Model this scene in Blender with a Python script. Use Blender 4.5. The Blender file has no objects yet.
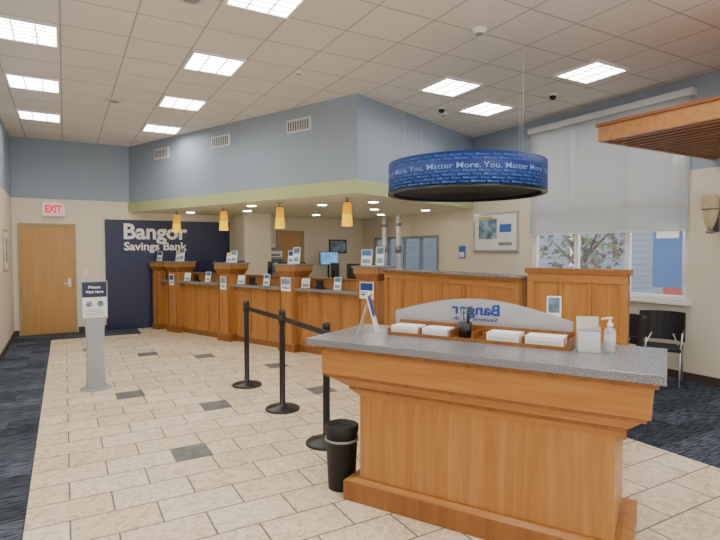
import bpy, bmesh, math, random
from mathutils import Matrix, Vector
random.seed(4)
R=math.radians
scene=bpy.context.scene

# ---------------------------------------------------------------- materials
def newmat(name):
    m=bpy.data.materials.new(name); m.use_nodes=True
    nt=m.node_tree; return m,nt,nt.nodes['Principled BSDF']
def N(nt,t,**kw):
    n=nt.nodes.new(t)
    for k,v in kw.items(): setattr(n,k,v)
    return n
def coords(nt,scale=(1,1,1),loc=(0,0,0),kind='Object'):
    tc=N(nt,'ShaderNodeTexCoord'); mp=N(nt,'ShaderNodeMapping')
    mp.inputs['Scale'].default_value=scale; mp.inputs['Location'].default_value=loc
    nt.links.new(tc.outputs[kind],mp.inputs['Vector']); return mp.outputs['Vector']
def c4(c): return (c[0],c[1],c[2],1)
def plain(name,col,rough=.5,metal=0,var=.06,scale=6,bump=0,emit=0,spec=.5,trans=0,alpha=1):
    m,nt,p=newmat(name)
    v=coords(nt)
    n=N(nt,'ShaderNodeTexNoise'); n.inputs['Scale'].default_value=scale; n.inputs['Detail'].default_value=3
    nt.links.new(v,n.inputs['Vector'])
    r=N(nt,'ShaderNodeValToRGB')
    r.color_ramp.elements[0].position=.3; r.color_ramp.elements[1].position=.7
    r.color_ramp.elements[0].color=c4([x*(1-var) for x in col]); r.color_ramp.elements[1].color=c4([min(1,x*(1+var)) for x in col])
    nt.links.new(n.outputs['Fac'],r.inputs['Fac']); nt.links.new(r.outputs['Color'],p.inputs['Base Color'])
    p.inputs['Roughness'].default_value=rough; p.inputs['Metallic'].default_value=metal
    p.inputs['Specular IOR Level'].default_value=spec
    p.inputs['Transmission Weight'].default_value=trans
    p.inputs['Alpha'].default_value=alpha
    if emit:
        nt.links.new(r.outputs['Color'],p.inputs['Emission Color']); p.inputs['Emission Strength'].default_value=emit
    if bump:
        b=N(nt,'ShaderNodeBump'); b.inputs['Strength'].default_value=bump; b.inputs['Distance'].default_value=.01
        n2=N(nt,'ShaderNodeTexNoise'); n2.inputs['Scale'].default_value=180
        nt.links.new(v,n2.inputs['Vector']); nt.links.new(n2.outputs['Fac'],b.inputs['Height']); nt.links.new(b.outputs['Normal'],p.inputs['Normal'])
    return m
def wood(name,c1,c2,rough=.3,scale=(14,14,.9)):
    m,nt,p=newmat(name)
    v=coords(nt,scale)
    n=N(nt,'ShaderNodeTexNoise'); n.inputs['Scale'].default_value=1.6; n.inputs['Detail'].default_value=7; n.inputs['Distortion'].default_value=.6
    nt.links.new(v,n.inputs['Vector'])
    r=N(nt,'ShaderNodeValToRGB'); e=r.color_ramp.elements
    e[0].position=.28; e[1].position=.74; e[0].color=c4(c1); e[1].color=c4(c2)
    nt.links.new(n.outputs['Fac'],r.inputs['Fac']); nt.links.new(r.outputs['Color'],p.inputs['Base Color'])
    p.inputs['Roughness'].default_value=rough
    return m
def twotone(name,low,high,z):
    m,nt,p=newmat(name)
    g=N(nt,'ShaderNodeNewGeometry'); s=N(nt,'ShaderNodeSeparateXYZ'); nt.links.new(g.outputs['Position'],s.inputs[0])
    a=N(nt,'ShaderNodeMath',operation='GREATER_THAN'); a.inputs[1].default_value=z; nt.links.new(s.outputs['Z'],a.inputs[0])
    mx=N(nt,'ShaderNodeMix',data_type='RGBA'); mx.inputs['A'].default_value=c4(low); mx.inputs['B'].default_value=c4(high)
    nt.links.new(a.outputs[0],mx.inputs['Factor']); nt.links.new(mx.outputs['Result'],p.inputs['Base Color'])
    n=N(nt,'ShaderNodeTexNoise'); n.inputs['Scale'].default_value=120; nt.links.new(g.outputs['Position'],n.inputs['Vector'])
    b=N(nt,'ShaderNodeBump'); b.inputs['Strength'].default_value=.05; nt.links.new(n.outputs['Fac'],b.inputs['Height']); nt.links.new(b.outputs['Normal'],p.inputs['Normal'])
    p.inputs['Roughness'].default_value=.6
    return m
BLUE=(.31,.375,.46); CREAM=(.77,.70,.57)
M={}
M['wall']=twotone('wall_paint_two_tone',CREAM,BLUE,2.66)
M['blue']=plain('paint_blue',BLUE,.6,var=.02)
M['cream']=plain('paint_cream',CREAM,.6,var=.02)
M['green']=plain('paint_green',(.47,.53,.26),.6,var=.02)
M['white']=plain('white_plastic',(.86,.86,.86),.4,var=.02)
M['paper']=plain('paper',(.88,.88,.88),.7,var=.02)
M['tceil']=plain('teller_ceiling',(.80,.78,.62),.8,var=.02)
M['wood']=wood('maple_wood',(.35,.145,.036),(.50,.235,.07))
M['woodd']=wood('maple_wood_dark',(.22,.078,.018),(.33,.135,.034))
M['woodh']=wood('maple_wood_horizontal',(.35,.14,.034),(.50,.23,.068),scale=(.9,14,14))
M['door']=wood('door_wood',(.47,.25,.075),(.54,.31,.11),.35)
M['cherry']=wood('canopy_wood',(.20,.06,.018),(.30,.105,.03),.4,(2,.8,14))
M['navy']=plain('navy_panel',(.009,.014,.07),.35,var=.05)
M['ringblue']=plain('banner_blue',(.008,.03,.20),.5,var=.1)
M['ringtext']=plain('banner_text_light_blue',(.16,.32,.68),.5)
M['ringblue2']=plain('banner_mid_blue',(.05,.17,.5),.5)
M['logo']=plain('logo_blue',(.01,.05,.3),.4)
M['black']=plain('black_plastic',(.008,.008,.009),.35)
M['blackm']=plain('black_matte',(.012,.012,.013),.6,bump=.2)
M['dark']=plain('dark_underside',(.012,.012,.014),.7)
M['metal']=plain('brushed_metal',(.6,.6,.62),.3,.9)
M['bronze']=plain('sconce_nickel',(.25,.24,.22),.3,.8)
M['steel']=plain('grey_painted_metal',(.30,.31,.34),.4,.2)
M['ggrey']=plain('grey_post',(.36,.38,.42),.45,.1)
M['base']=plain('baseboard_dark',(.07,.05,.04),.5)
M['trimtan']=plain('trim_tan',(.42,.32,.17),.5)
M['red']=plain('exit_red',(.75,.01,.03),.4,emit=.8)
M['exitface']=plain('exit_face',(.9,.62,.62),.4,emit=.2)
M['screen']=plain('monitor_black',(.01,.01,.015),.15)
M['lit']=plain('monitor_lit_screen',(.12,.3,.6),.2,emit=1.0,var=.5,scale=5)
M['shadecone']=plain('pendant_glass',(1,.55,.0),.5,emit=1.0,var=.12,scale=9,spec=.1)
M['shadetop']=plain('pendant_amber_top',(.95,.42,.0),.5,emit=.6,var=.15,scale=9,spec=.1)
M['bulb']=plain('pendant_bulb',(1,.85,.5),.5,emit=12)
M['alab']=plain('alabaster_glass',(.58,.46,.28),.3,emit=.05)
M['green2']=plain('foliage',(.12,.16,.07),.8,var=.5,scale=8)
M['plum']=plain('foliage_plum',(.20,.11,.13),.8,var=.5,scale=8)
M['asph']=plain('asphalt',(.30,.30,.31),.9)
M['redp']=plain('red_paint',(.5,.05,.03),.3)
M['photo']=plain('poster_photo',(.22,.33,.45),.4,var=.75,scale=7)
M['yellow']=plain('poster_yellow',(.8,.6,.1),.5)
M['vent']=plain('vent_white',(.66,.68,.7),.5,var=.02)
M['ventd']=plain('vent_dark',(.12,.13,.15),.6)
M['lens']=plain('troffer_lens',(1,.96,.88),.4,var=0,emit=26)
M['down']=plain('downlight_lens',(1,.92,.75),.4,var=0,emit=45)
M['gel']=plain('clear_gel',(.8,.87,.9),.1,trans=.6,spec=.5)
M['acry']=plain('frosted_acrylic',(.50,.52,.57),.25,alpha=.75,var=.02)
M['clear']=plain('clear_acrylic',(.85,.9,.92),.08,alpha=.35,var=.02)
M['glass']=plain('window_glass',(.9,.95,1),.02,alpha=.08,var=0)
M['glassd']=plain('tinted_glass',(.06,.11,.20),.05,alpha=.40,var=.3,scale=2)
M['tube']=plain('pneumatic_tube_white',(.85,.87,.9),.3)

def ceilmat():
    m,nt,p=newmat('ceiling_tiles')
    v=coords(nt,(1,1,1),(-.005,.305,0))
    b=N(nt,'ShaderNodeTexBrick',offset=0.0,squash=1.0)
    b.inputs['Scale'].default_value=1; b.inputs['Brick Width'].default_value=.61; b.inputs['Row Height'].default_value=.61
    b.inputs['Mortar Size'].default_value=.010; b.inputs['Mortar Smooth'].default_value=.3
    b.inputs['Color1'].default_value=(.78,.735,.69,1); b.inputs['Color2'].default_value=(.81,.765,.72,1); b.inputs['Mortar'].default_value=(.46,.43,.40,1)
    nt.links.new(v,b.inputs['Vector']); nt.links.new(b.outputs['Color'],p.inputs['Base Color'])
    n=N(nt,'ShaderNodeTexNoise'); n.inputs['Scale'].default_value=90; n.inputs['Detail'].default_value=4
    nt.links.new(v,n.inputs['Vector'])
    bp=N(nt,'ShaderNodeBump'); bp.inputs['Strength'].default_value=.25; bp.inputs['Distance'].default_value=.01
    nt.links.new(n.outputs['Fac'],bp.inputs['Height']); nt.links.new(bp.outputs['Normal'],p.inputs['Normal'])
    p.inputs['Roughness'].default_value=.9
    return m
def floormat():
    m,nt,p=newmat('floor_tiles')
    v=coords(nt)
    b=N(nt,'ShaderNodeTexBrick',offset=0.5,squash=1.0)
    b.inputs['Scale'].default_value=1; b.inputs['Brick Width'].default_value=.5; b.inputs['Row Height'].default_value=.3
    b.inputs['Mortar Size'].default_value=.0055; b.inputs['Mortar Smooth'].default_value=.1
    b.inputs['Color1'].default_value=(.76,.635,.46,1); b.inputs['Color2'].default_value=(.88,.785,.62,1); b.inputs['Mortar'].default_value=(.13,.105,.08,1)
    nt.links.new(v,b.inputs['Vector'])
    n=N(nt,'ShaderNodeTexNoise'); n.inputs['Scale'].default_value=11; n.inputs['Detail'].default_value=7; n.inputs['Distortion'].default_value=2.2
    nt.links.new(v,n.inputs['Vector'])
    r=N(nt,'ShaderNodeValToRGB'); e=r.color_ramp.elements; e[0].position=.40;e[0].color=(.76,.69,.60,1);e[1].position=.53;e[1].color=(1,1,1,1)
    nt.links.new(n.outputs['Fac'],r.inputs['Fac'])
    mx=N(nt,'ShaderNodeMix',data_type='RGBA',blend_type='MULTIPLY'); mx.inputs['Factor'].default_value=.9
    nt.links.new(b.outputs['Color'],mx.inputs['A']); nt.links.new(r.outputs['Color'],mx.inputs['B']); nt.links.new(mx.outputs['Result'],p.inputs['Base Color'])
    p.inputs['Roughness'].default_value=.33
    bp=N(nt,'ShaderNodeBump'); bp.inputs['Strength'].default_value=.3; bp.inputs['Distance'].default_value=.004; bp.invert=True
    nt.links.new(b.outputs['Fac'],bp.inputs['Height']); nt.links.new(bp.outputs['Normal'],p.inputs['Normal'])
    return m
def carpetmat():
    m,nt,p=newmat('carpet_navy')
    v=coords(nt,(3,22,1))
    n=N(nt,'ShaderNodeTexNoise'); n.inputs['Scale'].default_value=2.5; n.inputs['Detail'].default_value=5
    nt.links.new(v,n.inputs['Vector'])
    v2=coords(nt)
    b=N(nt,'ShaderNodeTexBrick',offset=.5); b.inputs['Scale'].default_value=1; b.inputs['Brick Width'].default_value=.5; b.inputs['Row Height'].default_value=.25
    b.inputs['Mortar Size'].default_value=.0; b.inputs['Color1'].default_value=(.45,.45,.45,1); b.inputs['Color2'].default_value=(1.35,1.35,1.35,1)
    nt.links.new(v2,b.inputs['Vector'])
    r=N(nt,'ShaderNodeValToRGB'); e=r.color_ramp.elements; e[0].position=.35;e[0].color=(.018,.023,.038,1);e[1].position=.68;e[1].color=(.13,.155,.20,1)
    nt.links.new(n.outputs['Fac'],r.inputs['Fac'])
    mx=N(nt,'ShaderNodeMix',data_type='RGBA',blend_type='MULTIPLY'); mx.inputs['Factor'].default_value=.8
    nt.links.new(r.outputs['Color'],mx.inputs['A']); nt.links.new(b.outputs['Color'],mx.inputs['B']); nt.links.new(mx.outputs['Result'],p.inputs['Base Color'])
    p.inputs['Roughness'].default_value=.95; p.inputs['Specular IOR Level'].default_value=.1
    return m
def granite():
    m,nt,p=newmat('granite_laminate')
    v=coords(nt)
    n=N(nt,'ShaderNodeTexNoise'); n.inputs['Scale'].default_value=210; n.inputs['Detail'].default_value=2
    nt.links.new(v,n.inputs['Vector'])
    r=N(nt,'ShaderNodeValToRGB'); e=r.color_ramp.elements; e[0].position=.40;e[0].color=(.08,.08,.095,1);e[1].position=.62;e[1].color=(.35,.35,.38,1)
    nt.links.new(n.outputs['Fac'],r.inputs['Fac']); nt.links.new(r.outputs['Color'],p.inputs['Base Color'])
    p.inputs['Roughness'].default_value=.25; return m
def sidingmat():
    m,nt,p=newmat('clapboard_siding')
    v=coords(nt)
    w=N(nt,'ShaderNodeTexWave',wave_type='BANDS',bands_direction='Z',wave_profile='SAW'); w.inputs['Scale'].default_value=1.6
    nt.links.new(v,w.inputs['Vector'])
    r=N(nt,'ShaderNodeValToRGB'); e=r.color_ramp.elements; e[0].position=0;e[0].color=(.12,.17,.26,1);e[1].position=.2;e[1].color=(.27,.34,.46,1)
    nt.links.new(w.outputs['Fac'],r.inputs['Fac']); nt.links.new(r.outputs['Color'],p.inputs['Base Color'])
    return m
def shademat():
    m,nt,p=newmat('solar_shade_fabric')
    out=nt.nodes['Material Output']
    d=N(nt,'ShaderNodeBsdfDiffuse'); d.inputs['Color'].default_value=(.70,.70,.68,1)
    t=N(nt,'ShaderNodeBsdfTranslucent'); t.inputs['Color'].default_value=(.50,.51,.51,1)
    tr=N(nt,'ShaderNodeBsdfTransparent'); tr.inputs['Color'].default_value=(.95,.97,1,1)
    v=coords(nt); n=N(nt,'ShaderNodeTexNoise'); n.inputs['Scale'].default_value=250; nt.links.new(v,n.inputs['Vector'])
    a=N(nt,'ShaderNodeMixShader'); a.inputs[0].default_value=.42; nt.links.new(d.outputs[0],a.inputs[1]); nt.links.new(t.outputs[0],a.inputs[2])
    mr=N(nt,'ShaderNodeMapRange'); mr.inputs['To Min'].default_value=.26; mr.inputs['To Max'].default_value=.44; nt.links.new(n.outputs['Fac'],mr.inputs['Value'])
    b=N(nt,'ShaderNodeMixShader'); nt.links.new(mr.outputs[0],b.inputs[0]); nt.links.new(a.outputs[0],b.inputs[1]); nt.links.new(tr.outputs[0],b.inputs[2])
    nt.links.new(b.outputs[0],out.inputs['Surface']); nt.nodes.remove(p); return m
M['ceil']=ceilmat(); M['floor']=floormat(); M['accent']=plain('slate_accent_tile',(.15,.155,.16),.4,var=.35,scale=14); M['carpet']=carpetmat(); M['granite']=granite(); M['siding']=sidingmat(); M['shade']=shademat()

# ---------------------------------------------------------------- mesh builder
class B:
    def __init__(s): s.bm=bmesh.new(); s.m=[]
    def mi(s,k):
        if k not in s.m: s.m.append(k)
        return s.m.index(k)
    def faces(s,vs,fs,k,smooth=False,T=None):
        i=s.mi(k); V=[s.bm.verts.new((T@Vector(v)) if T else v) for v in vs]
        for f in fs:
            try:
                F=s.bm.faces.new([V[j] for j in f]); F.material_index=i; F.smooth=smooth
            except ValueError: pass
    def fbox(s,a,z0,b,z1,k,T=None):
        (x0,x1,y0,y1)=a;(X0,X1,Y0,Y1)=b
        vs=[(x0,y0,z0),(x1,y0,z0),(x1,y1,z0),(x0,y1,z0),(X0,Y0,z1),(X1,Y0,z1),(X1,Y1,z1),(X0,Y1,z1)]
        s.faces(vs,[(3,2,1,0),(4,5,6,7),(0,1,5,4),(1,2,6,5),(2,3,7,6),(3,0,4,7)],k,T=T)
    def box(s,x0,x1,y0,y1,z0,z1,k,T=None): s.fbox((x0,x1,y0,y1),z0,(x0,x1,y0,y1),z1,k,T)
    def prism(s,pts,z0,z1,k,T=None,kb=None,kt=None):
        n=len(pts); vs=[(p[0],p[1],z0) for p in pts]+[(p[0],p[1],z1) for p in pts]
        s.faces(vs,[(i,(i+1)%n,n+(i+1)%n,n+i) for i in range(n)],k,T=T)
        s.faces(vs,[tuple(range(n-1,-1,-1))],kb or k,T=T); s.faces(vs,[tuple(range(n,2*n))],kt or k,T=T)
    def lathe(s,prof,k,c=(0,0,0),seg=28,T=None,smooth=True,cap=True):
        vs=[];n=len(prof)
        for (r,z) in prof:
            for j in range(seg):
                a=2*math.pi*j/seg; vs.append((c[0]+r*math.cos(a),c[1]+r*math.sin(a),c[2]+z))
        fs=[(i*seg+j,i*seg+(j+1)%seg,(i+1)*seg+(j+1)%seg,(i+1)*seg+j) for i in range(n-1) for j in range(seg)]
        i=s.mi(k); V=[s.bm.verts.new((T@Vector(v)) if T else v) for v in vs]
        for f in fs:
            F=s.bm.faces.new([V[j] for j in f]); F.material_index=i; F.smooth=smooth
        if cap:
            for f in (list(range(seg-1,-1,-1)),[(n-1)*seg+j for j in range(seg)]):
                F=s.bm.faces.new([V[j] for j in f]); F.material_index=i
    def tube(s,p,q,r,k,seg=10,T=None,r2=None):
        p=Vector(p);q=Vector(q);d=q-p
        if d.length<1e-6: return
        rot=d.to_track_quat('Z','Y').to_matrix().to_4x4(); A=Matrix.Translation(p)@rot
        if T: A=T@A
        s.lathe([(r,0),(r if r2 is None else r2,d.length)],k,seg=seg,T=A)
    def text(s,body,w,h,k,fn,bold=.012,ext=.0):
        cu=bpy.data.curves.new('t','FONT'); cu.body=body; cu.size=1; cu.offset=bold; cu.resolution_u=3
        o=bpy.data.objects.new('t',cu); scene.collection.objects.link(o)
        dg=bpy.context.evaluated_depsgraph_get(); dg.update(); me=bpy.data.meshes.new_from_object(o.evaluated_get(dg))
        xs=[v.co.x for v in me.vertices]; x0=min(xs);x1=max(xs)
        sx=w/(x1-x0); sy=h/.70
        i=s.mi(k); V=[s.bm.verts.new(fn((v.co.x-x0)*sx,v.co.y*sy)) for v in me.vertices]
        for p in me.polygons:
            try:
                F=s.bm.faces.new([V[j] for j in p.vertices]); F.material_index=i
            except ValueError: pass
        bpy.data.objects.remove(o); bpy.data.curves.remove(cu); bpy.data.meshes.remove(me)
    def done(s,name,loc=(0,0,0),rot=0,bevel=0,recalc=True):
        if recalc: bmesh.ops.recalc_face_normals(s.bm,faces=s.bm.faces)
        me=bpy.data.meshes.new(name); s.bm.to_mesh(me); s.bm.free()
        for k in s.m: me.materials.append(M[k])
        o=bpy.data.objects.new(name,me); scene.collection.objects.link(o); o.location=loc; o.rotation_euler=(0,0,rot)
        if bevel:
            b=o.modifiers.new('bevel','BEVEL'); b.width=bevel; b.segments=2; b.limit_method='ANGLE'; b.angle_limit=R(40); b.use_clamp_overlap=True
        return o
def frame(ox,oy,rot):
    c,s_=math.cos(rot),math.sin(rot)
    return lambda x,y:(ox+c*x-s_*y, oy+s_*x+c*y)

CEIL=3.81; XL=-.86; XR=6.85; YB=11.9; YF=-2.0; T=.15
CX,CY,CR=3.53,6.30,R(-67.36); CF=frame(CX,CY,CR)

# ---------------------------------------------------------------- room shell
b=B(); b.box(XL-T,XR+T,YF,YB+T,-.1,0,'floor'); b.done('floor')
b=B(); b.box(XL-T,XR+T,YF,YB+T,CEIL,CEIL+.1,'ceil'); b.done('ceiling')
b=B(); b.box(XL-T,XL,YF,YB+T,0,CEIL,'wall'); b.done('wall_left')
b=B(); b.box(XL,XR,YB,YB+T,0,CEIL,'wall'); b.done('wall_back')
WY0,WY1,WZ0,WZ1=3.67,6.18,1.0,3.60
DY0,DY1,DZ0,DZ1=8.7,11.3,1.1,1.97
b=B()
b.box(XR,XR+T,YF,WY0,0,CEIL,'wall'); b.box(XR,XR+T,WY0,WY1,0,WZ0,'wall'); b.box(XR,XR+T,WY0,WY1,WZ1,CEIL,'wall')
b.box(XR,XR+T,WY1,DY0,0,CEIL,'wall'); b.box(XR,XR+T,DY0,DY1,0,DZ0,'wall'); b.box(XR,XR+T,DY0,DY1,DZ1,CEIL,'wall'); b.box(XR,XR+T,DY1,YB+T,0,CEIL,'wall')
b.done('wall_right')
b=B(); b.prism([(CX,CY),(XR,7.685),(XR,YB),(1.2,YB)],2.62,CEIL,'blue'); b.done('wall_soffit')
b=B()
x0,y0=CF(.02,-.02)
b.prism([(x0,y0),(XR,7.66),(XR,YB),(1.17,YB)],2.45,2.64,'green',kb='tceil'); b.done('ceiling_teller')
b=B(); b.box(XL,XL+.015,YF,YB,0,.11,'base'); b.done('baseboard_left')
b=B(); b.box(XL+.015,-.78,YB-.015,YB,0,.11,'base'); b.box(.22,.73,YB-.015,YB,0,.11,'base'); b.done('baseboard_back')
b=B(); b.box(XR-.015,XR,YF,YB,0,.11,'base'); b.done('baseboard_right')
b=B(); b.box(XL,-.24,YF,YB,0,.006,'carpet'); b.box(-.24,1.3,11.1,YB,0,.006,'carpet'); b.done('carpet_runner')
b=B(); b.box(4.3,XR,YF,7.6,0,.006,'carpet'); b.done('carpet_office')
b=B()
for (x,y) in [(.82,4.35),(1.34,5.55),(.62,6.45),(1.78,8.25),(.9,8.85),(2.6,5.55),(2.4,7.05),(.35,9.75),(3.5,3.9),(.45,2.6)]:
    x=round(x/.25)*.25+.125; y=(math.floor(y/.3)+.5)*.3
    b.box(x-.145,x+.145,y-.145,y+.145,0,.0015,'accent')
b.done('floor_accent_tiles')

def troffer(x,y):
    b=B(); h=.295; z=CEIL
    b.box(-h,h,-h,-h+.025,z-.03,z,'white'); b.box(-h,h,h-.025,h,z-.03,z,'white')
    b.box(-h,-h+.025,-h+.025,h-.025,z-.03,z,'white'); b.box(h-.025,h,-h+.025,h-.025,z-.03,z,'white')
    b.box(-h+.025,h-.025,-h+.025,h-.025,z-.012,z-.006,'lens')
    for i in (1,2): b.box(-h+i*.197-.006,-h+i*.197+.006,-h+.025,h-.025,z-.026,z-.013,'steel')
    for i in range(1,6): b.box(-h+.025,h-.025,-h+i*.0983-.003,-h+i*.0983+.003,z-.024,z-.014,'steel')
    b.done('ceiling_light',(x,y,0))
for p in [(-.3,6.1),(-.3,7.93),(-.3,9.8),(1.53,4.27),(1.53,6.1),(1.53,7.93),(1.53,9.76),(4.44,5.42),(5.55,4.14),(5.58,5.97),
          (-.3,4.27),(-.3,2.44),(1.53,2.44),(1.53,.6),(-.3,.6),(3.6,2.44),(3.6,.6),(5.6,1.2)]: troffer(*p)  # this row: panels out of view, added to light the room
def disc(name,x,y,r,h,k='vent'):
    b=B(); b.lathe([(r*.75,CEIL-h),(r,CEIL-h*.4),(r,CEIL)],k); b.lathe([(r*.6,CEIL-h-.002),(r*.6,CEIL-h)],'steel'); b.done(name,(x,y,0))
disc('ceiling_speaker',.98,4.65,.12,.012); disc('ceiling_speaker',.66,8.35,.12,.012)
disc('smoke_detector',3.55,3.9,.07,.05,'white'); disc('smoke_detector',5.2,6.5,.07,.05,'white'); disc('smoke_detector',2.5,5.9,.05,.03,'white')
def dome(x,y):
    b=B(); b.lathe([(.055,CEIL-.03),(.06,CEIL)],'white'); b.lathe([(.005,CEIL-.085),(.03,CEIL-.075),(.045,CEIL-.05),(.048,CEIL-.03)],'black'); b.done('dome_camera',(x,y,0))
dome(5.9,5.0); dome(5.0,6.3)

for i,a in enumerate((1.1,2.97,4.80)):
    b=B(); b.box(-.25,.25,-.02,0,-.1,.1,'vent'); 
    for j in range(9): b.box(-.22+j*.05,-.195+j*.05,-.024,-.019,-.07,.07,'ventd')
    x,y=CF(-a,0); b.done('air_vent',(x,y,3.53),CR)

# ---------------------------------------------------------------- back wall things
b=B(); b.box(.73,3.3,YB-.04,YB,0,2.29,'navy')
b.text('Bangor',1.28,.31,'white',lambda x,y:(1.08+x,YB-.05,1.90+y),bold=.03)
b.text('Savings Bank',1.27,.165,'white',lambda x,y:(1.08+x,YB-.05,1.66+y),bold=.025)
b.done('bank_sign_wall')
def door(name,x0,x1,h,knob):
    b=B(); f=.05
    b.box(x0,x0+f,YB-.05,YB,0,h+f,'trimtan'); b.box(x1-f,x1,YB-.05,YB,0,h+f,'trimtan'); b.box(x0+f,x1-f,YB-.05,YB,h,h+f,'trimtan')
    b.box(x0+f,x1-f,YB-.03,YB,.01,h,'door')
    xk=x1-f-.07 if knob else x0+f+.07
    b.box(xk-.025,xk+.025,YB-.036,YB-.03,.93,1.1,'metal'); b.tube((xk,YB-.036,1.0),(xk,YB-.09,1.0),.012,'metal'); b.tube((xk+.01,YB-.085,1.0),(xk-.11,YB-.085,1.0),.01,'metal')
    b.done(name,bevel=.003)
door('door_1',-.77,.20,2.13,True)
door('door_2',4.45,5.15,2.08,False)
b=B(); b.box(-.36,.02,-.1,0,-.13,.13,'white'); b.box(-.345,.005,-.104,-.1,-.115,.115,'exitface')
b.text('EXIT',.28,.14,'red',lambda x,y:(-.31+x,-.107,-.07+y),bold=.04); b.box(-.22,-.12,-.05,0,.13,.15,'white'); b.done('exit_sign',(0,YB,2.46))
b=B(); b.box(-.035,.035,-.008,0,-.06,.06,'white'); b.box(-.008,.008,-.016,-.008,-.02,.02,'white'); b.done('light_switch',(.36,YB,1.2))
b=B(); b.box(0,.02,-.28,.28,-.35,.35,'trimtan'); b.box(.02,.024,-.24,.24,-.31,.31,'paper'); b.box(.024,.026,-.17,.17,-.2,.2,'photo'); b.done('picture_frame',(XL,10.4,1.65))

# ---------------------------------------------------------------- teller counter
b=B()
for (x,w,y1) in [(-.03,.17,.62),(-1.68,.17,.62),(-3.30,.17,.62),(-4.95,.17,.62),(-5.58,.09,.48)]:
    b.box(x-w-.02,x+w+.02,.26,y1,0,.12,'woodd')
    b.box(x-w,x+w,.28,y1,.12,1.22,'wood')
    for s_ in (-1,1): b.box(x+s_*w*.82-.018,x+s_*w*.82+.018,.27,.28,.14,1.2,'woodd')
    b.fbox((x-w,x+w,.28,y1),1.22,(x-w-.05,x+w+.05,.23,y1+.05),1.32,'woodd')
    b.box(x-w-.05,x+w+.05,.23,y1+.05,1.32,1.40,'wood'); b.box(x-w-.07,x+w+.07,.21,y1+.07,1.40,1.43,'granite')
ends=[(-1.51,-.20),(-3.13,-1.85),(-4.78,-3.47),(-5.49,-5.12)]
for i,(xa,xb) in enumerate(ends):
    b.box(xa,xb,.40,.46,0,.1,'woodd'); b.box(xa,xb,.40,.46,.1,1.0,'wood')
    n=3 if i<3 else 1; L=(xb-xa)/n
    for j in range(n+1):
        xx=min(max(xa+j*L,xa+.03),xb-.03); b.box(xx-.03,xx+.03,.385,.40,.1,1.0,'wood')
    b.box(xa,xb,.385,.40,.1,.2,'wood'); b.box(xa,xb,.385,.40,.92,1.0,'wood')
    for j in range(1,n): b.box(xa+j*L-.006,xa+j*L+.006,.380,.386,.1,1.0,'woodd')
    b.box(xa,xb,.30,.62,1.0,1.045,'granite')
    b.box(xa+.05,xb-.05,.54,.58,1.045,1.19,'wood'); b.box(xa+.03,xb-.03,.50,.62,1.19,1.215,'woodd')
    if i<3: b.box(xa,xb,.62,1.25,.70,.74,'granite')
b.done('teller_counter',(CX,CY,0),CR,bevel=.004)

def signholder(name,wx,wy,z,rot,w=.16,h=.22,k='paper',accentk='logo'):
    b=B(); b.box(-w/2,w/2,-.04,.04,0,.008,'clear')
    Tm=Matrix.Rotation(R(-10),4,'X')
    b.box(-w/2,w/2,-.004,.004,.008,h,k,Tm); b.box(-w/2+.01,w/2-.01,-.006,-.004,h*.62,h-.01,accentk,Tm); b.box(-w/2+.02,w/2-.02,-.006,-.004,h*.15,h*.4,'photo',Tm)
    b.done(name,(wx,wy,z),rot)
for x,y,w,h,a in [(-.14,.4,.16,.24,'ringblue2'),(.06,.46,.12,.28,'photo'),(-1.60,.42,.13,.28,'photo'),(-1.76,.45,.10,.22,'logo'),(-3.20,.42,.13,.22,'photo'),(-3.38,.46,.11,.18,'yellow'),(-4.85,.42,.13,.28,'photo'),(-5.02,.45,.10,.22,'yellow'),(-5.58,.38,.12,.2,'logo')]:
    wx,wy=CF(x,y); signholder('brochure_holder',wx,wy,1.43,CR+R(20),w,h,accentk=a)
def monitor(wx,wy,z,rot,w=.5,h=.31,st=.13,k='screen'):
    b=B(); b.lathe([(.11,0),(.11,.012),(.02,.02)],'black'); b.box(-.02,.02,.002,.03,.015,st+h*.6,'black')
    b.box(-w/2,w/2,-.03,0,st,st+h,'black'); b.box(-w/2+.012,w/2-.012,-.033,-.03,st+.015,st+h-.012,k); b.done('computer_monitor',(wx,wy,z),rot,bevel=.003)
for x in (-.95,-2.55,-4.2):
    wx,wy=CF(x+.34,.92); monitor(wx,wy,.741,CR+math.pi+R(25),st=.38,w=.52,h=.32)
    wx,wy=CF(x-.33,1.0); monitor(wx,wy,.741,CR+math.pi-R(35),st=.40,w=.46,h=.30,k='lit')
    wx,wy=CF(x-.1,.40)
    b=B(); b.box(-.08,.08,-.03,.03,0,.03,'black'); b.box(-.07,.07,-.02,.0,.03,.14,'screen'); b.done('payment_terminal',(wx,wy,1.046),CR)
    wx,wy=CF(x+.25,.40); signholder('countertop_sign',wx,wy,1.046,CR+R(15),.12,.2,accentk='ringblue2')
    wx,wy=CF(x-.42,.40); signholder('countertop_sign',wx,wy,1.046,CR+R(15),.15,.16,accentk='paper')
for x,w,h,z,k in [(-.03,.25,.24,1.08,'logo'),(-1.68,.22,.22,1.1,'photo'),(-3.30,.17,.24,1.06,'photo'),(-4.95,.16,.22,1.06,'logo')]:
    wx,wy=CF(x,.268); b=B(); b.box(-w/2,w/2,-.008,0,-h/2,h/2,'paper'); b.box(-w/2+.015,w/2-.015,-.010,-.008,h*.0,h/2-.015,k)
    b.box(-w/2+.03,w/2-.03,-.010,-.008,-h*.3,-h*.22,'logo'); b.box(-w/2+.03,w*.1,-.010,-.008,-h*.16,-h*.1,'steel'); b.done('notice_sign',(wx,wy,z),CR)

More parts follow.
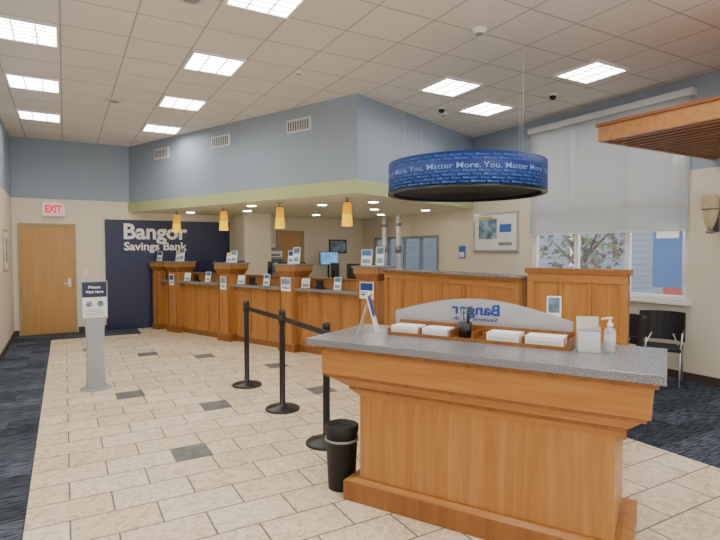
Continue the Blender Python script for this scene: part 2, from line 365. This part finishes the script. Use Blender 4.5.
for a in (.46,1.9,3.38,4.88):
    wx,wy=CF(-a,.35); b=B()
    b.lathe([(.05,2.43),(.05,2.45)],'metal'); b.tube((0,0,2.38),(0,0,2.43),.008,'black')
    b.lathe([(.04,2.365),(.03,2.385)],'black')
    b.lathe([(.082,2.02),(.084,2.022),(.073,2.19)],'shadecone',cap=False); b.lathe([(.073,2.19),(.060,2.35),(.04,2.37)],'shadetop',cap=False)
    b.lathe([(.01,2.06),(.03,2.08),(.03,2.12),(.015,2.15)],'bulb',seg=16)
    b.done('pendant_lamp',(wx,wy,0))
for p in [(3.9,8.2),(3.2,10.2),(5.2,8.6),(4.9,10.6),(6.1,9.8),(4.4,7.3),(6.2,8.3),(2.3,11.2),(2.9,9.0)]:
    b=B(); b.lathe([(.10,2.44),(.10,2.45)],'white'); b.lathe([(.078,2.436),(.078,2.44)],'down'); b.done('recessed_downlight',(p[0],p[1],0))

b=B()
for y in (-.3,.3): 
    b.tube((0,y,1.0),(0,y,2.45),.05,'tube',seg=16); b.lathe([(.075,1.6),(.075,1.75)],'steel',c=(0,y,0)); b.lathe([(.075,2.2),(.075,2.26)],'steel',c=(0,y,0))
b.box(-.25,.2,-.55,.55,0,1.0,'white'); b.done('pneumatic_tube_station',(6.5,10.0,0))
b=B(); b.box(XR-.02,XR+.05,DY0,DY0+.05,DZ0,DZ1,'steel'); b.box(XR-.02,XR+.05,DY1-.05,DY1,DZ0,DZ1,'steel'); b.box(XR-.02,XR+.05,DY0+.05,DY1-.05,DZ1-.05,DZ1,'steel'); b.box(XR-.02,XR+.05,DY0+.05,DY1-.05,DZ0,DZ0+.05,'steel')
for i in (1,2,3): yy=DY0+(DY1-DY0)*i/4; b.box(XR-.01,XR+.05,yy-.025,yy+.025,DZ0+.05,DZ1-.05,'steel')
b.box(XR+.02,XR+.03,DY0+.05,DY1-.05,DZ0+.05,DZ1-.05,'glassd'); b.done('window_2')
b=B(); b.box(3.35,3.95,10.9,YB,0,2.45,'cream'); b.done('wall_partition')
b=B(); w,h=.5,.35; b.box(-w/2,w/2,-.02,0,-h/2,h/2,'black'); b.box(-w/2+.03,w/2-.03,-.023,-.02,-h/2+.03,h/2-.03,'photo'); b.done('framed_picture',(6.1,YB,1.75))
b=B(); b.box(-.45,.45,-.25,.25,0,.9,'wood'); b.box(-.47,.47,-.27,.27,.9,.94,'granite'); b.box(-.43,-.01,-.26,-.25,.05,.86,'woodd'); b.box(.01,.43,-.26,-.25,.05,.86,'woodd'); b.done('storage_cabinet',(5.8,11.55,0))
monitor(5.65,11.5,.945,0,.5,.32,st=.35,k='lit')
b=B(); b.box(-.2,.2,-.2,.2,0,1.5,'steel'); 
for z in (.1,.45,.8,1.15): b.box(-.18,.18,-.21,-.2,z,z+.3,'ventd'); b.box(-.05,.05,-.225,-.21,z+.2,z+.22,'metal')
b.done('filing_cabinet',(4.2,11.5,0))
b=B(); b.box(-.18,.18,-.16,.16,0,.14,'white'); b.fbox((-.18,.18,-.12,.16),.14,(-.16,.16,-.06,.15),.22,'steel'); b.box(-.12,.12,-.17,-.16,.03,.06,'black'); b.box(-.1,.1,.08,.1,.2,.32,'paper'); b.done('office_printer',(4.2,11.5,1.501))

sx,sy=3.84,6.05; ex,ey=3.87,3.66
L=math.hypot(ex-sx,ey-sy); rr=math.atan2(ey-sy,ex-sx)
b=B(); b.box(0,L,0,.14,0,1.36,'wood'); b.box(0,L,-.03,0,0,.12,'woodd')
n=6
for i in range(n+1):
    x=min(max(i*L/n,.035),L-.035); b.box(x-.035,x+.035,-.015,0,.12,1.28,'wood'); 
    if 0<i<n: b.box(x-.005,x+.005,-.018,-.015,.12,1.28,'woodd')
b.box(0,L,-.02,0,1.28,1.36,'woodh'); b.box(-.02,L+.02,-.05,.19,1.36,1.385,'woodd'); b.box(-.02,L+.02,-.06,.20,1.385,1.405,'granite')
b.done('counter_return',(sx,sy,0),rr,bevel=.003)
sx,sy=3.90,3.57; rr=CR; L=.88
b=B(); b.box(0,L,0,.05,.05,1.44,'wood')
n=3; W=L/n
for i in range(n+1):
    x=min(max(i*W,.03),L-.03); b.box(x-.03,x+.03,-.015,.065,0,1.44,'wood')
for i in range(1,n): b.box(i*W-.005,i*W+.005,-.018,-.015,.02,1.42,'woodd')
b.box(0,L,-.018,.068,1.36,1.44,'woodh'); b.box(0,L,-.018,.068,.05,.2,'woodh'); b.box(0,L,-.018,.068,.85,.9,'woodh'); b.box(-.02,L+.02,-.035,.085,1.44,1.49,'woodd'); b.done('wood_partition_screen',(sx,sy,0),rr,bevel=.003)

# ---------------------------------------------------------------- hanging ring
rx,ry,rr_=3.95,4.54,.87; z0,z1=2.29,2.62
b=B(); seg=72
b.lathe([(rr_-.03,z0),(rr_,z0),(rr_,z1),(rr_-.03,z1),(rr_-.03,z0)],'ringblue',seg=seg,cap=False)
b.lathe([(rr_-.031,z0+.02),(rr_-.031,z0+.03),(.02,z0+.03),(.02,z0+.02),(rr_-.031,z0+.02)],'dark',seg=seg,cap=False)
b.lathe([(rr_+.006,z0-.01),(rr_+.006,z0+.012),(rr_-.05,z0+.012),(rr_-.05,z0-.01),(rr_+.006,z0-.01)],'black',seg=seg,cap=False)
for i in range(4):
    a=i*math.pi/2; b.tube((rr_*.96*math.cos(a),rr_*.96*math.sin(a),z1),(rr_*.96*math.cos(a),rr_*.96*math.sin(a),CEIL),.0015,'vent',seg=6)
rt=rr_+.004
for i in range(7):
    th=-.3+i*2*math.pi/7
    b.text('You. Matter More.',.76,.055,'ringtext',lambda x,y,th=th:(rt*math.cos(th+x/rt),rt*math.sin(th+x/rt),2.455+y),bold=.006)
for row,zz in enumerate((2.315,2.35,2.385,2.42,2.54,2.575)):
    for i in range(8):
        th=row*.23+i*2*math.pi/8
        b.text('You. Matter More. You. Matter',.66,.022,'ringblue2',lambda x,y,th=th,zz=zz:(rt*math.cos(th+x/rt),rt*math.sin(th+x/rt),zz+y),bold=.012)
b.done('hanging_ring_banner',(rx,ry,0))

# ---------------------------------------------------------------- canopy
b=B(); x0,x1,y0,y1,z0,z1=4.71,XR,-1.5,3.42,2.75,2.9
b.box(x0,x0+.05,y0,y1,z0,z1,'woodh'); b.box(x0+.05,x1,y1-.05,y1,z0,z1,'cherry'); b.box(x0-.02,x1,y0,y1+.02,z1,z1+.03,'cherry')
x=x0+.13
while x<x1-.05:
    b.box(x,x+.06,y0,y1-.05,z0+.01,z0+.09,'cherry'); x+=.13
for yy in (0,1,2,3): b.box(x0+.05,x1,yy-.03,yy+.03,z0+.09,z1,'cherry')
b.done('slatted_wood_canopy')

# ---------------------------------------------------------------- window 1
b=B(); X=XR
def fr(y0,y1,z0,z1,d=.05,k='white'): b.box(X+.03,X+.03+d,y0,y1,z0,z1,k)
fr(WY0,WY0+.06,WZ0,WZ1); fr(WY1-.06,WY1,WZ0,WZ1); fr(WY0+.06,WY1-.06,WZ0,WZ0+.07); fr(WY0+.06,WY1-.06,WZ1-.06,WZ1); fr(WY0+.06,WY1-.06,2.25,2.33)
for i in (1,2): 
    yy=WY0+(WY1-WY0)*i/3; fr(yy-.035,yy+.035,WZ0+.07,WZ1-.06)
b.box(X+.05,X+.055,WY0+.06,WY1-.06,WZ0+.07,WZ1-.06,'glass'); b.box(X-.08,X+.03,WY0-.04,WY1+.04,WZ0-.04,WZ0,'white'); b.done('window_1')
b=B(); b.box(XR-.09,XR-.002,WY0-.06,WY1+.06,WZ1-.02,WZ1+.07,'vent'); b.box(XR-.045,XR-.043,WY0+.0,WY1+.02,1.93,WZ1-.02,'shade'); b.box(XR-.055,XR-.033,WY0,WY1+.02,1.90,1.93,'vent'); b.done('roller_shade')
b=B(); b.box(-.035,0,-.56,.56,-.36,.36,'metal'); b.box(-.038,-.035,-.52,.52,-.32,.32,'paper'); b.box(-.040,-.038,-.05,.42,-.12,.25,'photo'); b.box(-.040,-.038,-.42,-.10,-.24,-.18,'steel'); b.box(-.040,-.038,.05,.42,.255,.29,'yellow'); b.box(-.040,-.038,-.40,-.12,0,.14,'ringblue2'); b.done('framed_poster',(XR,7.03,1.98))
b=B(); b.box(-.02,0,-.09,.09,-.12,.12,'ringblue2'); b.box(-.022,-.02,-.07,.07,-.1,.0,'paper'); b.done('wall_notice',(XR,7.95,1.62))
b=B(); b.box(-.02,0,-.06,.06,-.24,.16,'bronze'); b.lathe([(.02,-.22),(.06,-.12),(.085,0),(.09,.18),(.092,.2)],'alab',c=(-.10,0,0),seg=20); b.lathe([(.045,-.26),(.03,-.215)],'bronze',c=(-.1,0,0)); b.box(-.1,-.02,-.01,.01,-.17,-.15,'bronze')
b.lathe([(.094,.02),(.094,.035)],'bronze',c=(-.1,0,0)); b.done('wall_sconce',(XR,3.37,2.12))

# ---------------------------------------------------------------- chairs, desk
def chair(x,y,rot):
    b=B()
    b.box(-.23,.23,-.22,.22,.43,.47,'blackm')
    pts=9
    for i in range(pts-1):
        a0=R(-62+i*124/(pts-1)); a1=R(-62+(i+1)*124/(pts-1))
        def P(a,z,r=.27,off=0): return ((r+off)*math.sin(a), (.27*math.cos(a)+off)-.06+(z-.5)*.12, z)
        vs=[P(a0,.52),P(a1,.52),P(a1,.88),P(a0,.88),P(a0,.52,off=.02),P(a1,.52,off=.02),P(a1,.88,off=.02),P(a0,.88,off=.02)]
        b.faces(vs,[(3,2,1,0),(4,5,6,7),(0,1,5,4),(1,2,6,5),(2,3,7,6),(3,0,4,7)],'blackm')
    for sx in (-1,1):
        b.tube((sx*.22,-.2,.0),(sx*.22,-.18,.44),.011,'metal'); b.tube((sx*.22,.26,.0),(sx*.22,.17,.44),.011,'metal')
        b.tube((sx*.22,.17,.44),(sx*.23,.19,.66),.011,'metal'); b.tube((sx*.24,-.15,.66),(sx*.25,.1,.66),.014,'black'); b.tube((sx*.22,-.18,.44),(sx*.24,-.15,.66),.011,'metal')
    b.tube((-.2,.13,.42),(-.12,.2,.6),.011,'metal'); b.tube((.2,.13,.42),(.12,.2,.6),.011,'metal')
    b.done('office_guest_chair',(x,y,.007),rot,bevel=.004)
chair(6.42,3.74,R(115)-math.pi); chair(5.72,3.82,R(60)-math.pi)
b=B(); b.box(-.6,.6,-.32,.32,.71,.75,'wood'); b.box(-.57,-.53,-.28,.28,.006,.71,'wood'); b.box(.53,.57,-.28,.28,.006,.71,'wood'); b.box(-.53,.53,.2,.23,.2,.71,'woodd'); b.done('office_desk',(5.0,4.7,0),R(0),bevel=.004)
monitor(4.9,4.75,.751,R(30),.5,.32)

# ---------------------------------------------------------------- stanchions
sp=[(1.92,6.19),(1.95,5.07),(1.93,3.98)]
b=B(); ox,oy=sp[0]
for (x,y) in sp:
    b.lathe([(.18,0),(.18,.012),(.165,.025),(.06,.04),(.03,.06),(.03,.98),(.035,.985),(.035,1.03),(.02,1.045)],'black',c=(x-ox,y-oy,0),seg=32)
    b.lathe([(.0375,.90),(.0375,.99)],'blackm',c=(x-ox,y-oy,0))
for i in range(2):
    (xa,ya),(xb,yb)=sp[i],sp[i+1]; b.box(-.001,.001,-math.hypot(xb-xa,yb-ya)+.035,-.035,.925,.975,'blackm',Matrix.Translation((xa-ox,ya-oy,0))@Matrix.Rotation(math.atan2(yb-ya,xb-xa)+math.pi/2,4,'Z'))
b.done('belt_stanchion_barrier',(ox,oy,0))

# ---------------------------------------------------------------- kiosk sign
b=B(); b.lathe([(.17,0),(.17,.012),(.155,.02),(.10,.024)],'ggrey',seg=32)
n=10
for i in range(n):
    z0=.02+i*.84/n; z1=.02+(i+1)*.84/n
    f=lambda z:.105-.012*math.sin(math.pi*(z/.86))
    b.fbox((-f(z0),f(z0),-.05,.05),z0,(-f(z1),f(z1),-.05,.05),z1,'ggrey')
b.box(-.14,.14,-.03,.03,.84,1.29,'ggrey'); b.box(-.13,.13,-.034,-.03,1.10,1.28,'navy'); b.box(-.13,.13,-.034,-.03,.86,1.10,'paper')
for i,t in enumerate(('Please','Wait Here')): b.text(t,(.13,.19)[i],.03,'white',lambda x,y,i=i:(-(.13,.19)[i]/2+x,-.036,1.205-.055*i+y),bold=.02)
b.lathe([(.035,0),(.035,.003)],'photo',T=Matrix.Translation((-.06,-.034,1.02))@Matrix.Rotation(R(90),4,'X')); b.lathe([(.035,0),(.035,.003)],'photo',T=Matrix.Translation((.06,-.034,1.02))@Matrix.Rotation(R(90),4,'X'))
for j in range(4): b.box(-.1,.1-.02*(j%2),-.036,-.034,.885+j*.022,.892+j*.022,'steel')
b.done('queue_sign_stand',(.30,6.95,0),R(3))

# ---------------------------------------------------------------- island desk
IX,IY,IR=1.40,3.20,R(-60.3); IF=frame(IX,IY,IR)
b=B()
b.box(.25,1.95,.07,.75,0,.13,'woodd'); b.fbox((.25,1.95,.07,.75),.13,(.32,1.90,.10,.70),.15,'woodh')
b.box(.35,1.87,.12,.68,.15,.72,'wood')
b.fbox((.35,1.87,.12,.68),.70,(.28,1.92,.09,.71),.745,'woodh'); b.box(.28,1.92,.09,.71,.745,.765,'woodd'); b.fbox((.27,1.93,.085,.715),.765,(.15,1.99,.055,.745),.815,'woodh')
b.box(.12,2.01,.045,.755,.815,.835,'woodd'); b.box(.10,2.03,.04,.76,.835,1.0,'woodh'); b.box(.06,2.06,.02,.78,.995,1.022,'woodd')
b.box(0,2.09,0,.8,1.022,1.07,'granite')
b.done('customer_island_desk',(IX,IY,0),IR,bevel=.005)
TOP=1.07
x,y=IF(.40,.42)
b=B(); b.box(0,1.20,0,.2,0,.012,'woodd'); b.box(0,1.20,.19,.2,.012,.085,'woodd'); b.box(0,1.2,-.008,0,0,.022,'woodd'); b.box(0,.01,0,.19,.012,.045,'woodd')
for xx in (0.235,.45,.60,.68,.92,1.19): b.box(xx,xx+.01,.01,.19,.012,.06,'woodd')
b.done('desk_tray_organizer',(x,y,TOP),IR,bevel=.002)
def pad(a,c,w,d,h):
    x,y=IF(a,c); b=B(); b.box(0,w,0,d,0,h,'paper'); b.box(.01,w-.01,-.001,0,h*.2,h*.6,'vent'); b.done('deposit_slip_pad',(x,y,TOP+.0125),IR)
pad(.42,.432,.2,.15,.05); pad(.655,.432,.18,.15,.05); pad(1.10,.432,.20,.15,.055); pad(1.34,.432,.22,.15,.055)
x,y=IF(.935,.50)
b=B(); b.lathe([(.042,0),(.045,.10),(.041,.10),(.038,.01)],'black',seg=24)
for i in range(11):
    a=i*2.3; r=.02; b.tube((r*math.cos(a)*.6,r*math.sin(a)*.6,.012),(.045*math.cos(a),.04*math.sin(a),.18+.014*(i%3)),.0045,('black','steel','navy')[i%3],seg=6)
b.done('pen_cup',(x,y,TOP+.0125))
x,y=IF(.34,.66)
b=B(); W=1.24
n=24
top=[(W*i/n, .14+.115*math.sin(math.pi*i/n)) for i in range(n+1)]
vs=[(p[0],0,p[1]) for p in top]+[(W,0,0),(0,0,0)]; m_=len(vs)
vs2=[(v[0],.008,v[2]) for v in vs]
b.faces(vs+vs2,[tuple(range(m_)),tuple(range(2*m_-1,m_-1,-1))]+[(i,(i+1)%m_,m_+(i+1)%m_,m_+i) for i in range(m_)],'acry')
b.text('Bangor',.34,.072,'logo',lambda x,y:(.78-x,-.002,.148+y),bold=.03)
b.text('Savings Bank',.32,.025,'logo',lambda x,y:(.77-x,-.002,.105+y),bold=.02)
for xx in (.1,W-.12): b.box(xx,xx+.03,-.02,.03,0,.03,'metal')
b.done('frosted_desk_sign',(x,y,TOP),IR)
x,y=IF(.31,.44)
b=B(); b.box(-.09,.09,-.003,.003,0,.29,'paper',Matrix.Rotation(R(-15),4,'X')); b.box(-.09,.09,-.003,.003,0,.22,'clear',Matrix.Translation((0,.14,0))@Matrix.Rotation(R(18),4,'X')); b.box(-.075,.075,-.005,-.003,.12,.27,'logo',Matrix.Rotation(R(-15),4,'X')); b.done('tabletop_tent_sign',(x,y,TOP+.001),R(52))
x,y=IF(1.45,.74); signholder('sign_card_holder',x,y,TOP+.001,IR+R(10),.09,.29,accentk='photo')
x,y=IF(1.69,.47)
b=B(); b.box(-.06,.06,-.05,.05,0,.006,'clear'); b.box(-.06,.06,.03,.036,.006,.2,'clear'); b.box(-.06,.06,-.05,-.045,.006,.12,'clear'); b.box(-.06,-.055,-.045,.03,.006,.15,'clear'); b.box(.055,.06,-.045,.03,.006,.15,'clear'); b.box(-.05,.05,.0,.028,.008,.13,'acry'); b.done('acrylic_card_stand',(x,y,TOP),IR+R(15))
x,y=IF(1.80,.52)
b=B(); b.lathe([(.03,0),(.033,.006),(.033,.11),(.028,.13),(.014,.14),(.014,.15)],'gel',seg=24); b.lathe([(.0335,.03),(.0335,.10)],'clear',seg=24)
b.lathe([(.016,.148),(.016,.165),(.008,.168),(.006,.19),(.014,.192),(.014,.2)],'white',seg=16); b.tube((0,0,.196),(-.045,-.01,.19),.005,'white'); b.done('hand_sanitizer_bottle',(x,y,TOP),IR)
b=B(); b.lathe([(.095,0),(.112,.39),(.118,.395),(.118,.44),(.105,.445),(.08,.42)],'blackm',seg=36); b.lathe([(.119,.34),(.1195,.355)],'steel',seg=36); b.done('waste_bin',(1.665,3.19,0))

# ---------------------------------------------------------------- outside
b=B(); b.box(XR+T,40,-15,40,-.3,-.12,'asph'); b.done('exterior_ground')
b=B(); b.box(13,18,10.2,24,-.12,6,'siding'); b.box(12.95,13,10.1,10.3,-.12,6,'white'); b.box(12.96,13,12.0,13.2,.9,2.4,'glassd'); b.box(12.94,12.99,11.9,12.0,.8,2.5,'white'); b.box(12.94,12.99,13.2,13.3,.8,2.5,'white'); b.prism([(12.6,10),(18.4,10),(18.4,24.2),(12.6,24.2)],6,6.2,'white'); b.done('neighbouring_building')
b=B(); b.box(24,30,-6,14,-.12,4.5,'siding'); b.box(23.95,24,0,1.5,.8,2.2,'glassd'); b.box(23.95,24,6,7.5,.8,2.2,'glassd'); b.box(23.9,24,10.4,10.7,-.12,4.5,'white'); b.fbox((23.5,30.5,-6.5,14.5),4.5,(26.5,27.5,-6,14),6.5,'asph'); b.done('distant_house')
def tree(x,y,h,s=1,k='plum'):
    b=B(); b.tube((0,0,-.12),(0,0,h*.5),.12*s,'base',r2=.07*s)
    for i in range(6):
        a=i*1.05; b.tube((0,0,h*(.25+.04*i)),(math.cos(a)*.9*s,math.sin(a)*.9*s,h*(.5+.05*i)),.05*s,'base',r2=.015,seg=6)
    for i in range(420):
        a=random.uniform(0,6.28); rad=random.random()**.5*1.3*s; z=h*.32+random.random()*h*.68; rad*=max(.25,1-abs(z/h-.6)*1.4)
        c=Vector((rad*math.cos(a),rad*math.sin(a),z)); q=[Vector([random.uniform(-.14,.14) for _ in range(3)]) for _ in range(3)]
        b.faces([tuple(c+q[0]),tuple(c+q[1]),tuple(c+q[2])],[(0,1,2)],(k,'green2')[i%2])
    b.done('garden_tree',(x,y,0),recalc=False)
tree(11.4,8.6,3.2,.9); tree(20.5,8.4,4.5,1.2,'green2')
b=B(); b.tube((0,0,-.12),(0,0,3.0),.03,'metal'); b.box(-.01,.01,.03,.62,.9,2.9,'ringblue2'); b.box(-.014,-.01,.1,.55,1.9,2.2,'white'); b.tube((0,0,2.92),(0,.64,2.92),.012,'metal'); b.done('feather_banner',(10.6,5.75,0))
b=B(); b.box(-.9,.9,-2.1,2.1,.25,.85,'redp'); b.fbox((-.85,.85,-1.3,1.6),.85,(-.65,.65,-.8,1.2),1.4,'glassd')
for sx in (-1,1):
    for yy in (-1.3,1.3): b.lathe([(.33,-.1),(.33,.1)],'blackm',T=Matrix.Translation((sx*.85,yy,.21))@Matrix.Rotation(R(90),4,'Y'))
b.done('parked_car',(15.5,6.4,0),bevel=.06)

# ---------------------------------------------------------------- light / world
w=bpy.data.worlds.new('World'); scene.world=w; w.use_nodes=True; nt=w.node_tree
bg=nt.nodes['Background']; bg.inputs['Color'].default_value=(1,.975,.935,1); bg.inputs['Strength'].default_value=2.35

cam=bpy.data.cameras.new('Camera'); cam.lens=26; cam.sensor_width=36; cam.clip_start=.05
co=bpy.data.objects.new('Camera',cam); scene.collection.objects.link(co); co.location=(0,0,1.66); co.rotation_euler=(R(87.8),0,R(-29.6)); scene.camera=co
